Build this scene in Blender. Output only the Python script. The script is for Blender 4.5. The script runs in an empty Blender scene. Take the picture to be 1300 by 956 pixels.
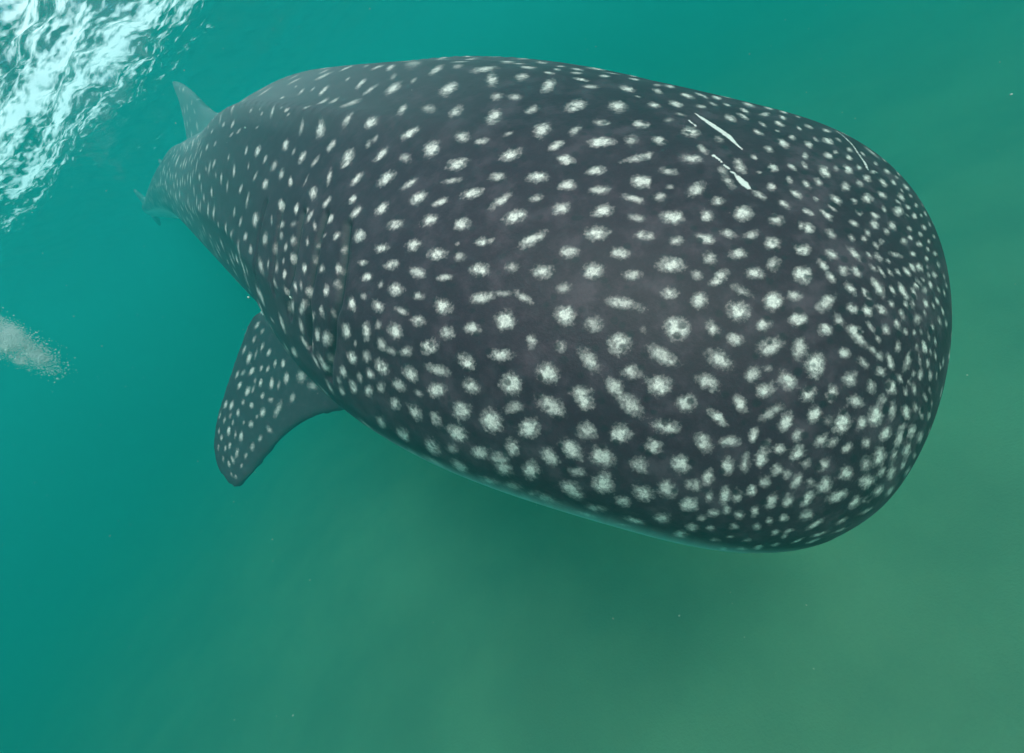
import bpy, bmesh, math, random, time
_T0 = time.time()
import numpy as np
from mathutils import Vector, Matrix
from mathutils.bvhtree import BVHTree

random.seed(7)
rng = np.random.default_rng(7)
sc = bpy.context.scene
COL = sc.collection

# ------------------------------------------------------------------ camera
F_PX, CX, CY = 620.0, 650.0, 478.0          # focal length and centre in photo pixels (1300 x 956)
PITCH, ROLL = math.radians(28.7), math.radians(38.0)
SURFACE_Z = 0.0
CAM_Z = -1.60
CAM_POS = np.array([0.0, 0.0, CAM_Z])
fwd_w = np.array([0, math.cos(PITCH), -math.sin(PITCH)])
right0 = np.array([1.0, 0, 0])
up0 = np.array([0, math.sin(PITCH), math.cos(PITCH)])
cam_x = math.cos(ROLL) * right0 - math.sin(ROLL) * up0
cam_y = math.sin(ROLL) * right0 + math.cos(ROLL) * up0
cam_z = -fwd_w
CAM_R = np.stack([cam_x, cam_y, cam_z], 1)   # columns: camera axes in world
cam_data = bpy.data.cameras.new('camera')
cam_data.sensor_width = 36
cam_data.lens = 36 * F_PX / 1300
cam_data.clip_start = 0.02
cam_data.clip_end = 500
cam = bpy.data.objects.new('camera', cam_data)
M4 = Matrix.Identity(4)
for i in range(3):
    for j in range(3):
        M4[i][j] = CAM_R[i, j]
M4.translation = Vector(CAM_POS)
cam.matrix_world = M4
COL.objects.link(cam)
sc.camera = cam

# ------------------------------------------------------------------ light
SUN_EL, SUN_AZ = math.radians(58), math.radians(163)    # azimuth measured from +Y towards +X
world = bpy.data.worlds.new('World')
sc.world = world
world.use_nodes = True
nt = world.node_tree
bg = nt.nodes['Background']
sky = nt.nodes.new('ShaderNodeTexSky')
sky.sky_type = 'NISHITA'
sky.sun_disc = False
sky.sun_elevation = SUN_EL
sky.sun_rotation = SUN_AZ
nt.links.new(sky.outputs[0], bg.inputs[0])
bg.inputs[1].default_value = 0.15
sd = bpy.data.lights.new('sun', 'SUN')
sd.energy = 3.8
sd.angle = math.radians(32)                 # sunlight spread by the ripples
sd.color = (1.0, 0.87, 0.79)
sun = bpy.data.objects.new('sun', sd)
sun_dir = Vector((math.sin(SUN_AZ) * math.cos(SUN_EL), math.cos(SUN_AZ) * math.cos(SUN_EL), math.sin(SUN_EL)))
sun.rotation_euler = sun_dir.to_track_quat('Z', 'Y').to_euler()
COL.objects.link(sun)

sc.view_settings.view_transform = 'Standard'
sc.view_settings.look = 'None'
sc.view_settings.gamma = 1
sc.view_settings.use_curve_mapping = False
sc.view_settings.exposure = 0.78
sc.cycles.use_denoising = True
sc.cycles.max_bounces = 6
sc.cycles.diffuse_bounces = 2
sc.cycles.glossy_bounces = 3
sc.cycles.transmission_bounces = 4
sc.cycles.transparent_max_bounces = 12
sc.cycles.volume_bounces = 1
sc.cycles.sample_clamp_indirect = 6

# ------------------------------------------------------------------ helpers
def px_ray(x, y):
    d = np.array([(x - CX) / F_PX, -(y - CY) / F_PX, -1.0])
    return CAM_R @ d                          # not normalised: depth 1
def px_point(x, y, depth):
    return CAM_POS + px_ray(x, y) * depth
def to_px(P):
    q = (P - CAM_POS) @ CAM_R
    return CX - q[:, 0] / q[:, 2] * F_PX, CY + q[:, 1] / q[:, 2] * F_PX, -q[:, 2]

def mesh_np(name, verts, faces, smooth=True):
    me = bpy.data.meshes.new(name)
    me.from_pydata([tuple(v) for v in verts], [], faces)
    me.update()
    if smooth:
        me.polygons.foreach_set('use_smooth', np.ones(len(me.polygons), bool))
    return me
def grid_faces(n, m, wrap):
    f = []
    for i in range(n - 1):
        for j in range(m if wrap else m - 1):
            k = (j + 1) % m
            f.append((i * m + j, i * m + k, (i + 1) * m + k, (i + 1) * m + j))
    return f
def link(name, me, mat, kind=None, label=None, cat=None, parent=None):
    o = bpy.data.objects.new(name, me)
    COL.objects.link(o)
    if mat: me.materials.append(mat)
    if kind: o['kind'] = kind
    if label: o['label'] = label
    if cat: o['category'] = cat
    if parent: o.parent = parent
    return o
def new_mat(name):
    m = bpy.data.materials.new(name)
    m.use_nodes = True
    t = m.node_tree
    for n in list(t.nodes): t.nodes.remove(n)
    out = t.nodes.new('ShaderNodeOutputMaterial')
    return m, t, out
class NB:                                     # tiny node builder
    def __init__(s, t): s.t = t
    def n(s, typ, **kw):
        x = s.t.nodes.new(typ)
        for k, v in kw.items(): setattr(x, k, v)
        return x
    def put(s, sock, v):
        if isinstance(v, bpy.types.NodeSocket): s.t.links.new(v, sock)
        elif v is not None: sock.default_value = v
    def math(s, op, a, b=None, c=None, clamp=False):
        x = s.n('ShaderNodeMath', operation=op, use_clamp=clamp)
        for i, v in enumerate((a, b, c)):
            if v is not None: s.put(x.inputs[i], v)
        return x.outputs[0]
    def attr(s, name):
        return s.n('ShaderNodeAttribute', attribute_name=name).outputs['Fac']
    def pos(s):
        return s.n('ShaderNodeNewGeometry').outputs['Position']
    def noise(s, scale, detail=4, rough=.55, vec=None):
        x = s.n('ShaderNodeTexNoise')
        x.inputs['Scale'].default_value = scale; x.inputs['Detail'].default_value = detail
        x.inputs['Roughness'].default_value = rough
        s.put(x.inputs['Vector'], vec if vec is not None else s.pos())
        return x.outputs['Fac']
    def smooth(s, v, lo, hi):
        x = s.n('ShaderNodeMapRange', interpolation_type='SMOOTHSTEP')
        s.put(x.inputs['Value'], v); x.inputs['From Min'].default_value = lo; x.inputs['From Max'].default_value = hi
        return x.outputs[0]
    def mix(s, f, a, b):
        x = s.n('ShaderNodeMix', data_type='RGBA')
        s.put(x.inputs[0], f); s.put(x.inputs[6], a); s.put(x.inputs[7], b)
        return x.outputs[2]
def rgb(r, g, b): return (r, g, b, 1.0)

# ------------------------------------------------------------------ materials
def mat_sand():
    m, t, out = new_mat('sand'); b = NB(t)
    p = b.n('ShaderNodeBsdfPrincipled')
    f = b.noise(0.9, 5, .6)
    g = b.noise(60, 3, .7)
    c = b.mix(b.smooth(f, .30, .70), rgb(.25, .265, .15), rgb(.35, .375, .21))
    c2 = b.mix(b.math('MULTIPLY', g, .35), c, rgb(.13, .13, .07))
    b.put(p.inputs['Base Color'], c2)
    p.inputs['Roughness'].default_value = .9
    bp = b.n('ShaderNodeBump'); bp.inputs['Strength'].default_value = .5; bp.inputs['Distance'].default_value = .01
    b.put(bp.inputs['Height'], g); b.put(p.inputs['Normal'], bp.outputs[0])
    b.put(out.inputs['Surface'], p.outputs[0])
    return m

def mat_water():
    m, t, out = new_mat('water_surface'); b = NB(t)
    fr = b.n('ShaderNodeFresnel'); fr.inputs['IOR'].default_value = 1.33
    tr = b.n('ShaderNodeBsdfTransparent'); tr.inputs[0].default_value = rgb(.97, 1, 1)
    gl = b.n('ShaderNodeBsdfGlossy'); gl.inputs['Roughness'].default_value = .02
    bp = b.n('ShaderNodeBump'); bp.inputs['Strength'].default_value = .55; bp.inputs['Distance'].default_value = .02
    h = b.noise(26, 3, .6)
    b.put(bp.inputs['Height'], h)
    b.put(fr.inputs['Normal'], bp.outputs[0]); b.put(gl.inputs['Normal'], bp.outputs[0])
    rf = b.n('ShaderNodeBsdfRefraction'); rf.inputs['IOR'].default_value = 1.33; rf.inputs['Roughness'].default_value = .16
    b.put(rf.inputs['Normal'], bp.outputs[0])
    m0 = b.n('ShaderNodeMixShader'); m0.inputs[0].default_value = .3
    b.put(m0.inputs[1], tr.outputs[0]); b.put(m0.inputs[2], rf.outputs[0])
    mx = b.n('ShaderNodeMixShader')
    b.put(mx.inputs[0], fr.outputs[0]); b.put(mx.inputs[1], m0.outputs[0]); b.put(mx.inputs[2], gl.outputs[0])
    # white streaks for churned froth and painted sky glare, ahead and to the left
    mp = b.n('ShaderNodeMapping', vector_type='POINT'); b.put(mp.inputs['Vector'], b.pos())
    mp.inputs['Rotation'].default_value = (0, 0, math.radians(31.5))
    sx = b.n('ShaderNodeSeparateXYZ'); b.put(sx.inputs[0], mp.outputs[0])
    a0 = math.radians(31.5); fx, fy = -1.5, 5.1
    u0, v0 = fx * math.cos(a0) - fy * math.sin(a0), fx * math.sin(a0) + fy * math.cos(a0)
    du = b.math('DIVIDE', b.math('SUBTRACT', sx.outputs[0], u0), 3.4)
    dv = b.math('DIVIDE', b.math('SUBTRACT', sx.outputs[1], v0), 1.15)
    r2 = b.math('ADD', b.math('MULTIPLY', du, du), b.math('MULTIPLY', dv, dv))
    reg = b.math('POWER', 2.718, b.math('MULTIPLY', r2, -1.0))
    mp2 = b.n('ShaderNodeMapping'); b.put(mp2.inputs['Vector'], mp.outputs[0]); mp2.inputs['Scale'].default_value = (1.3, 4.5, 1)
    n1 = b.noise(1.0, 4, .52, mp2.outputs[0])
    mp3 = b.n('ShaderNodeMapping'); b.put(mp3.inputs['Vector'], mp.outputs[0]); mp3.inputs['Scale'].default_value = (10, 20, 1)
    n2 = b.noise(1.0, 2, .5, mp3.outputs[0])
    nn = b.math('ADD', b.math('MULTIPLY', n1, .55), b.math('MULTIPLY', n2, .45))
    foam_glare = b.smooth(b.math('ADD', nn, b.math('MULTIPLY', reg, .23)), .63, .80)
    df = b.n('ShaderNodeBsdfDiffuse'); df.inputs[0].default_value = rgb(.9, .9, .9)
    tl = b.n('ShaderNodeBsdfTranslucent'); tl.inputs[0].default_value = rgb(1, 1, 1)
    m2 = b.n('ShaderNodeMixShader'); m2.inputs[0].default_value = .92
    b.put(m2.inputs[1], df.outputs[0]); b.put(m2.inputs[2], tl.outputs[0])
    m3 = b.n('ShaderNodeMixShader')
    b.put(m3.inputs[0], foam_glare); b.put(m3.inputs[1], mx.outputs[0]); b.put(m3.inputs[2], m2.outputs[0])
    b.put(out.inputs['Surface'], m3.outputs[0])
    return m

def mat_haze():
    m, t, out = new_mat('hazy_water'); b = NB(t)
    v = b.n('ShaderNodeVolumePrincipled')
    v.inputs['Color'].default_value = rgb(.02, .455, .435)
    v.inputs['Absorption Color'].default_value = rgb(0, .40, .29)
    v.inputs['Density'].default_value = .24
    v.inputs['Anisotropy'].default_value = .25
    b.put(out.inputs['Volume'], v.outputs[0])
    return m

def mat_skin():
    m, t, out = new_mat('spotted_skin'); b = NB(t)
    p = b.n('ShaderNodeBsdfPrincipled')
    sd_, sb, belly, head, groove, scar = [b.attr(n) for n in ('spot_d', 'spot_b', 'belly', 'head', 'groove', 'scar')]
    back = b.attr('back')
    fine = b.noise(130, 4, .7)
    grain = b.noise(330, 3, .7)
    mid = b.noise(30, 4, .65)
    big = b.noise(5, 4, .6)
    dark = b.mix(big, rgb(.028, .009, .020), rgb(.046, .020, .034))
    dark = b.mix(b.math('MULTIPLY', b.smooth(mid, .45, .8), .6), dark, rgb(.090, .046, .065))
    dark = b.mix(b.math('MULTIPLY', b.smooth(grain, .5, .75), .35), dark, rgb(.080, .050, .070))
    blot = b.math('MULTIPLY', b.smooth(b.noise(17, 4, .6), .46, .70), b.math('MULTIPLY', head, .75))
    dark = b.mix(blot, dark, rgb(.12, .068, .090))
    dark = b.mix(b.math('MULTIPLY', back, .8), dark, rgb(.24, .215, .23))  # paler towards the upper back: skylight painted into the skin
    # ragged spot: signed distance roughened by noise, palest in the middle, fraying outwards
    n1 = b.math('MULTIPLY', b.math('SUBTRACT', fine, .5), 1.55)
    n2 = b.math('MULTIPLY', b.math('SUBTRACT', mid, .5), 1.1)
    e = b.math('ADD', sd_, b.math('ADD', n1, n2))
    core = b.smooth(e, .05, .72)
    fray = b.math('MULTIPLY', b.smooth(e, -.30, .45), .42)
    cov = b.math('MULTIPLY', b.math('MAXIMUM', core, fray), sb)
    # small dark pores over the snout
    vo = b.n('ShaderNodeTexVoronoi'); vo.inputs['Scale'].default_value = 50
    b.put(vo.inputs['Vector'], b.pos())
    sc_ = b.n('ShaderNodeSeparateColor'); b.put(sc_.inputs[0], vo.outputs['Color'])
    pore = b.math('MULTIPLY', b.math('SUBTRACT', 1.0, b.smooth(b.math('ADD', vo.outputs['Distance'], b.math('MULTIPLY', n1, .12)), .16, .36)), b.math('GREATER_THAN', sc_.outputs[0], .48))
    pore = b.math('MULTIPLY', b.math('MULTIPLY', pore, head), .85)
    cov = b.math('MULTIPLY', cov, b.math('SUBTRACT', 1.0, pore))
    spotc = b.mix(b.smooth(b.math('ADD', b.math('MULTIPLY', grain, .6), b.math('MULTIPLY', fine, .4)), .36, .64), rgb(.60, .46, .44), rgb(1.0, .83, .77))
    c = b.mix(cov, dark, spotc)
    c = b.mix(b.math('MULTIPLY', pore, .7), c, rgb(.012, .013, .018))
    c = b.mix(b.math('MULTIPLY', belly, .9), c, rgb(.78, .78, .76))
    c = b.mix(groove, c, rgb(.012, .013, .016))
    c = b.mix(b.smooth(b.math('ADD', scar, b.math('MULTIPLY', n1, .5)), .3, .75), c, rgb(.85, .73, .69))
    b.put(p.inputs['Base Color'], c)
    p.inputs['Roughness'].default_value = .55
    p.inputs['Specular IOR Level'].default_value = .25
    bp = b.n('ShaderNodeBump'); bp.inputs['Strength'].default_value = .25; bp.inputs['Distance'].default_value = .004
    b.put(bp.inputs['Height'], fine); b.put(p.inputs['Normal'], bp.outputs[0])
    b.put(out.inputs['Surface'], p.outputs[0])
    return m

def mat_simple(name, col, rough=.4, spec=.5):
    m, t, out = new_mat(name); b = NB(t)
    p = b.n('ShaderNodeBsdfPrincipled')
    f = b.noise(300, 2)
    b.put(p.inputs['Base Color'], b.mix(f, rgb(*[c * .75 for c in col]), rgb(*col)))
    p.inputs['Roughness'].default_value = rough
    p.inputs['Specular IOR Level'].default_value = spec
    b.put(out.inputs['Surface'], p.outputs[0])
    return m

# ------------------------------------------------------------------ water, sand, haze
def spaced(n, half, power):
    u = np.linspace(-1, 1, n)
    return np.sign(u) * np.abs(u) ** power * half

def fast_grid(name, X, Y, Z):
    n, m = X.shape
    V = np.stack([X, Y, Z], -1).reshape(-1, 3).astype(np.float32)
    idx = np.arange(n * m).reshape(n, m)
    Q = np.stack([idx[:-1, :-1], idx[1:, :-1], idx[1:, 1:], idx[:-1, 1:]], -1).reshape(-1)
    me = bpy.data.meshes.new(name)
    me.vertices.add(len(V)); me.vertices.foreach_set('co', V.ravel())
    me.loops.add(len(Q)); me.loops.foreach_set('vertex_index', Q.astype(np.int32))
    nf = len(Q) // 4
    me.polygons.add(nf); me.polygons.foreach_set('loop_start', np.arange(0, len(Q), 4, dtype=np.int32))
    me.polygons.foreach_set('use_smooth', np.ones(nf, bool))
    me.update(calc_edges=True); me.validate()
    return me

def waves(X, Y, specs):
    Z = np.zeros_like(X)
    for amp, lam, ang, ph in specs:
        k = 2 * math.pi / lam
        w = (X * math.cos(ang) + Y * math.sin(ang)) * k + ph
        Z += amp * (np.sin(w) + .25 * np.sin(2 * w + .7))
    return Z

# surface: denser mesh where the camera looks up at it (ahead and to the left)
ax = spaced(620, 70, 2.3)
GX, GY = np.meshgrid(ax - 2.5, ax + 3.5, indexing='ij')
specs = [(.045, 2.6, 1.1, .3), (.030, 1.5, .5, 1.7)]
for lam in np.geomspace(.9, .10, 26):
    specs.append((.0125 * lam ** 1.0, lam, 0.9 + rng.normal() * .75, rng.random() * 6.28))
SZ = waves(GX, GY, specs)
water = link('water', fast_grid('water', GX, GY, SZ), mat_water(), kind='structure')

gx = spaced(420, 70, 2.1)
GX, GY = np.meshgrid(gx + 1.0, gx + 1.5, indexing='ij')
SAND_Z = -5.0
def sand_height(X, Y):
    warp = .35 * np.sin(X * .9 + 1.3 * np.sin(Y * .5)) + .3 * np.sin(Y * 1.1 + .8) + .25 * np.sin(X * 2.1 - Y * 1.7)
    rip = .030 * np.sin((X * .95 + Y * .30) * 2 * math.pi / 1.15 + 3.4 * warp)
    amp = .5 + .5 * np.sin(X * .7 + .4) * np.cos(Y * .6 - 1)
    z = SAND_Z + rip * (.15 + .85 * amp ** 2) + .10 * np.sin(X * .45 + .5) * np.cos(Y * .4) + .04 * np.sin(X * 1.3 + Y * .9 + warp)
    return z - .05 * np.clip(-X - 1.0, 0, 20) ** 1.2
sand = link('seabed', fast_grid('seabed', GX, GY, sand_height(GX, GY)), mat_sand(), kind='structure')

bm = bmesh.new()
bmesh.ops.create_cube(bm, size=1)
zlo = float(sand_height(GX, GY).min()) - 1.0
zhi = float(SZ.max()) + .05
for v in bm.verts:
    v.co = Vector((v.co.x * 150 + 0, v.co.y * 150 + 2.5, zlo if v.co.z < 0 else zhi))
me = bpy.data.meshes.new('haze'); bm.to_mesh(me); bm.free()
haze = link('haze', me, mat_haze(), kind='stuff', label='green blue hazy sea water filling the whole space', cat='haze')

print('T', round(time.time() - _T0, 1))
# ------------------------------------------------------------------ whale shark: loft along a spine
SP = np.array([[1131.28, 455.79, 1.0495], [757.51, 360.68, 1.2361], [475.97, 290.66, 2.0221],
               [347.00, 267.66, 3.2323], [278.04, 236.73, 4.3974], [192.82, 263.51, 6.9361]])
HALF_W = np.array([.6081, .6311, .5462, .4738, .4512, .12])
TOP = np.array([.3851, .4427, .5678, .5468, .4043, .1042])
BOT = np.array([.289, .3875, .4952, .4744, .3918, .1095])
BODY_ROLL, CAP_L, CAP_E, CAP_H = .2586, .4087, 2.6529, .2022

def hermite(pts, ts, t):
    n = len(ts); m = np.zeros_like(pts); h = np.diff(ts)
    d = np.diff(pts, axis=0) / h[:, None]
    m[0] = d[0]; m[-1] = d[-1]
    m[1:-1] = (d[:-1] * h[1:, None] + d[1:] * h[:-1, None]) / (h[:-1] + h[1:])[:, None]
    i = np.clip(np.searchsorted(ts, t) - 1, 0, n - 2)
    u = ((t - ts[i]) / h[i])[:, None]; hh = h[i][:, None]
    return ((2*u**3 - 3*u**2 + 1) * pts[i] + (u**3 - 2*u**2 + u) * hh * m[i]
            + (-2*u**3 + 3*u**2) * pts[i+1] + (u**3 - u**2) * hh * m[i+1])

C6 = np.array([px_point(*r) for r in SP])
LEN = np.concatenate([[0], np.cumsum(np.linalg.norm(np.diff(C6, axis=0), axis=1))])
N, MR = 360, 200
Q = np.linspace(0, 1, N) ** 1.5 * LEN[-1]
SPINE = hermite(C6, LEN, Q)
RAD = hermite(np.stack([HALF_W, TOP, BOT], 1), LEN, Q)
tan = np.gradient(SPINE, axis=0) / np.gradient(Q)[:, None]
FWD = -tan / np.linalg.norm(tan, axis=1)[:, None]
UPW = np.array([0, 0, 1.0])
up = UPW - (FWD @ UPW)[:, None] * FWD
up /= np.linalg.norm(up, axis=1)[:, None]
lf = np.cross(up, FWD)
cr, sr = math.cos(BODY_ROLL), math.sin(BODY_ROLL)
UP = up * cr + lf * sr
LEFT = lf * cr - up * sr

k = np.clip(Q / CAP_L, 0, 1)
cap = (1 - (1 - k) ** CAP_E) ** (1 / CAP_E)
caph = np.where(Q <= 0, 0, (CAP_H + (1 - CAP_H) * cap) * cap ** .3)
th = np.linspace(0, 2 * math.pi, MR, endpoint=False)
cs, sn = np.cos(th), np.sin(th)                    # cos>0: left side, sin>0: back
X = (RAD[:, 0] * cap)[:, None] * cs[None]
Zr = np.where(sn > 0, (RAD[:, 1] * caph)[:, None] * sn[None], (RAD[:, 2] * caph)[:, None] * sn[None])
# crests running along the back and flanks
def crest(theta0, width, height):
    d = np.angle(np.exp(1j * (th - theta0)))
    return height * np.exp(-(d / width) ** 2)
fade = np.clip((Q - .35) / .9, 0, 1)[:, None] * np.clip((LEN[-1] - Q) / 3, 0, 1)[:, None]
bump = 1 + fade * (crest(math.pi / 2, .07, .012) + crest(math.radians(115), .045, .045) + crest(math.radians(65), .05, .048)
                   + crest(math.radians(158), .05, .022) + crest(math.radians(22), .05, .022))[None]
X *= bump; Zr *= bump
# mouth: a wide slit across the blunt front
mouth = np.exp(-((Zr + .06) / .018) ** 2) * np.clip(1 - Q / .16, 0, 1)[:, None]
PTS = SPINE[:, None] + LEFT[:, None] * X[..., None] + UP[:, None] * Zr[..., None] - FWD[:, None] * (mouth * .05)[..., None]
V = PTS.reshape(-1, 3)
faces = grid_faces(N, MR, True)
verts = [tuple(v) for v in V]
faces.append(tuple(range(MR))[::-1])
faces.append(tuple(range((N - 1) * MR, N * MR)))

def station(q):
    i = int(np.argmin(abs(Q - q))); return SPINE[i], FWD[i], LEFT[i], UP[i], RAD[i]

def add_fin(sections, thick):
    """sections: list of (leading point, trailing point, thickness); closed lens-shaped loft."""
    n = 22; base = len(verts)
    nrm_prev = None
    for (A, B, tt) in sections:
        A = np.array(A); B = np.array(B)
        ch = B - A
        nrm = np.cross(ch, thick); nrm = nrm / (np.linalg.norm(nrm) + 1e-9)
        for j in range(n):
            a = 2 * math.pi * j / n
            x = .5 - .5 * math.cos(a)
            yy = math.sin(a) * tt * (1 - .55 * x) + math.copysign(min(.011, .5 * np.linalg.norm(ch)) * min(1, abs(math.sin(a)) * 3), math.sin(a))
            P = A + ch * x + nrm * yy
            verts.append(tuple(P))
    for i in range(len(sections) - 1):
        for j in range(n):
            kk = (j + 1) % n
            faces.append((base + i*n + j, base + i*n + kk, base + (i+1)*n + kk, base + (i+1)*n + j))
    faces.append(tuple(base + j for j in range(n))[::-1])
    e = base + (len(sections) - 1) * n
    faces.append(tuple(e + j for j in range(n)))

def dense(secs, n):
    s = np.array([np.concatenate([a, b, [t]]) for a, b, t in secs])
    ts = np.linspace(0, 1, len(s)); r = hermite(s, ts, np.linspace(0, 1, n))
    return [(x[:3], x[3:6], max(x[6], .006)) for x in r]

# right pectoral fin: outline of the photograph at the distance of the flank it grows from
PEC = [((430, 395), (520, 470), 2.15, 1.95, .07), ((370, 390), (475, 505), 2.25, 2.02, .065), ((328, 398), (434, 523), 2.33, 2.06, .055),
       ((312, 428), (398, 531), 2.36, 2.10, .047), ((297, 470), (366, 550), 2.36, 2.13, .040), ((284, 508), (343, 576), 2.33, 2.14, .033),
       ((275, 542), (328, 594), 2.29, 2.14, .026), ((273, 572), (316, 608), 2.25, 2.14, .020), ((280, 597), (307, 617), 2.21, 2.14, .014), ((291, 613), (300, 620), 2.18, 2.14, .008)]
pec = [(px_point(*a, da), px_point(*b, db), t) for a, b, da, db, t in PEC]
add_fin(dense(pec, 40), pec[-1][0] - pec[1][0])
# left pectoral: mirror image across the body's middle plane
def mirror(P):
    i = int(np.argmin(((SPINE - P) ** 2).sum(1)))
    l = (P - SPINE[i]) @ LEFT[i]
    return P - 2 * l * LEFT[i]
s_, f_, l_, u_, r_ = station(2.1)
def mir(P): return P - 2 * ((P - s_) @ l_) * l_
pecL = [(mir(a), mir(b), t) for a, b, t in pec]
add_fin(dense(pecL, 40), pecL[-1][0] - pecL[1][0])
# dorsal fins, tail fin, pelvic fins
def dorsal(q0, base_len, height, sweep, t, side=None):
    s, f, l, u, r = station(q0); s2, f2, l2, u2, r2 = station(q0 + base_len)
    a0 = s + u * (r[1] * .55); b0 = s2 + u2 * (r2[1] * .55)
    secs = []
    for w in np.linspace(0, 1, 8):
        hgt = (r[1] * .45 + height) * w
        A = a0 - f * (sweep * w ** 1.25 + .0) + u * hgt
        B = b0 - f2 * (sweep * .42 * w ** 1.6) + u2 * (hgt * (1 - .06 * w))
        cut = 1 - .93 * w ** 1.5
        mid = A * .35 + B * .65
        tipline = A + (B - A) * max(cut, .05)
        secs.append((A, tipline, t * (1 - .75 * w)))
    add_fin(dense(secs, 24), u)
DOR = [((330, 190), (252, 232), 3.7, 4.45, .085), ((302, 165), (246, 214), 3.75, 4.5, .075), ((284, 147), (242, 198), 3.8, 4.5, .06), ((268, 139), (239, 178), 3.9, 4.5, .05),
       ((255, 127), (235, 155), 4.05, 4.5, .04), ((243, 115), (229, 130), 4.2, 4.5, .03), ((232, 106), (222, 112), 4.35, 4.5, .02), ((225, 103), (219, 104), 4.45, 4.5, .012)]
dor = [(px_point(*a, da), px_point(*b, db), t) for a, b, da, db, t in DOR]
add_fin(dense(dor, 36), dor[-1][0] - dor[0][0])
dorsal(6.7, .45, .12, .22, .04)
s, f, l, u, r = station(LEN[-1] - .02)
secs = []
for w in np.linspace(-1, 1, 15):
    h = .30 * w if w > 0 else .26 * w
    back = .10 + (.62 if w > 0 else .38) * abs(w) ** 1.1
    chord = (.42 * (1 - abs(w)) ** .7 + .05) + .10 * (1 - abs(w))
    A = s + f * .25 - f * back + u * h
    secs.append((A, A - f * chord, .045 * (1 - .8 * abs(w))))
add_fin(dense(secs, 40), u)
for side in (1, -1):
    s, f, l, u, r = station(5.3)
    base = s + l * (side * r[0] * .25) - u * (r[2] * .8)
    out = (l * side * .25 - u * .4 - f * .9) * .55
    secs = [(base + out * w * .5 + f * (.16 * (1 - w)), base + out * w * .5 - f * (.20 * (1 - w) + .03), .035 * (1 - .7 * w)) for w in np.linspace(0, 1, 6)]
    add_fin(dense(secs, 14), out)

me = mesh_np('whale_shark', verts, faces)
tmp = bpy.data.objects.new('tmp', me); COL.objects.link(tmp)
md = tmp.modifiers.new('r', 'REMESH'); md.mode = 'VOXEL'; md.voxel_size = .018
md = tmp.modifiers.new('s', 'SMOOTH'); md.factor = .5; md.iterations = 4
md = tmp.modifiers.new('d', 'SUBSURF'); md.levels = 1; md.render_levels = 1
dg = bpy.context.evaluated_depsgraph_get()
body_me = bpy.data.meshes.new_from_object(tmp.evaluated_get(dg))
bpy.data.objects.remove(tmp)
body_me.name = 'whale_shark'
def refine(me, pick_fn):
    """split the chosen quads in four (midpoints on the old edges)"""
    n = len(me.vertices); c = np.empty(n * 3, np.float32); me.vertices.foreach_get('co', c); c = c.reshape(-1, 3)
    nf = len(me.polygons); F = np.empty(nf * 4, np.int32); me.loops.foreach_get('vertex_index', F); F = F.reshape(-1, 4)
    sel = pick_fn(c[F].mean(1))
    S, K = F[sel], F[~sel]
    e = np.stack([S, np.roll(S, -1, 1)], -1).reshape(-1, 2); e.sort(1)
    ue, inv = np.unique(e[:, 0].astype(np.int64) * n + e[:, 1], return_inverse=True)
    ea, eb = ue // n, ue % n
    mid = (c[ea] + c[eb]) / 2; cen = c[S].mean(1)
    m = inv.reshape(-1, 4) + n; q = np.arange(len(S)) + n + len(ue)
    new = np.concatenate([np.stack([S[:, k], m[:, k], q, m[:, k - 1]], 1) for k in range(4)])
    # neighbours that share a split edge take the midpoint as an extra corner, so the skin stays closed
    ke = np.stack([K, np.roll(K, -1, 1)], -1); ke.sort(2)
    kk = ke[..., 0].astype(np.int64) * n + ke[..., 1]
    pos = np.clip(np.searchsorted(ue, kk), 0, len(ue) - 1); hit = ue[pos] == kk
    plain = K[~hit.any(1)]; mixed = np.nonzero(hit.any(1))[0]
    loops = [plain.ravel(), new.ravel()]; sizes = [np.full(len(plain), 4), np.full(len(new), 4)]
    extra = []; es = []
    for i in mixed:
        r = []
        for k in range(4):
            r.append(K[i, k])
            if hit[i, k]: r.append(pos[i, k] + n)
        extra += r; es.append(len(r))
    L = np.concatenate(loops + [np.array(extra, np.int64)]).astype(np.int32)
    Sz = np.concatenate(sizes + [np.array(es, np.int64)]).astype(np.int32)
    V_ = np.concatenate([c, mid, cen]).astype(np.float32)
    out = bpy.data.meshes.new(me.name)
    out.vertices.add(len(V_)); out.vertices.foreach_set('co', V_.ravel())
    out.loops.add(len(L)); out.loops.foreach_set('vertex_index', L)
    out.polygons.add(len(Sz)); out.polygons.foreach_set('loop_start', np.concatenate([[0], np.cumsum(Sz)[:-1]]).astype(np.int32))
    out.polygons.foreach_set('use_smooth', np.ones(len(Sz), bool))
    out.update(calc_edges=True)
    return out
body_me = refine(body_me, lambda p: (np.linalg.norm(p - CAM_POS, axis=1) < 1.75) & (((p - SPINE[60]) @ (LEFT[60] * .6 - UP[60])) < .35))
body_me.name = 'whale_shark'
nv = len(body_me.vertices)
co = np.empty(nv * 3, np.float32); body_me.vertices.foreach_get('co', co); co = co.reshape(-1, 3).astype(np.float64)
no = np.empty(nv * 3, np.float32); body_me.vertex_normals.foreach_get('vector', no); no = no.reshape(-1, 3)
print('shark verts', nv, 'faces', len(body_me.polygons), 'top z', co[:, 2].max())

print('T', round(time.time() - _T0, 1))
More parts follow.
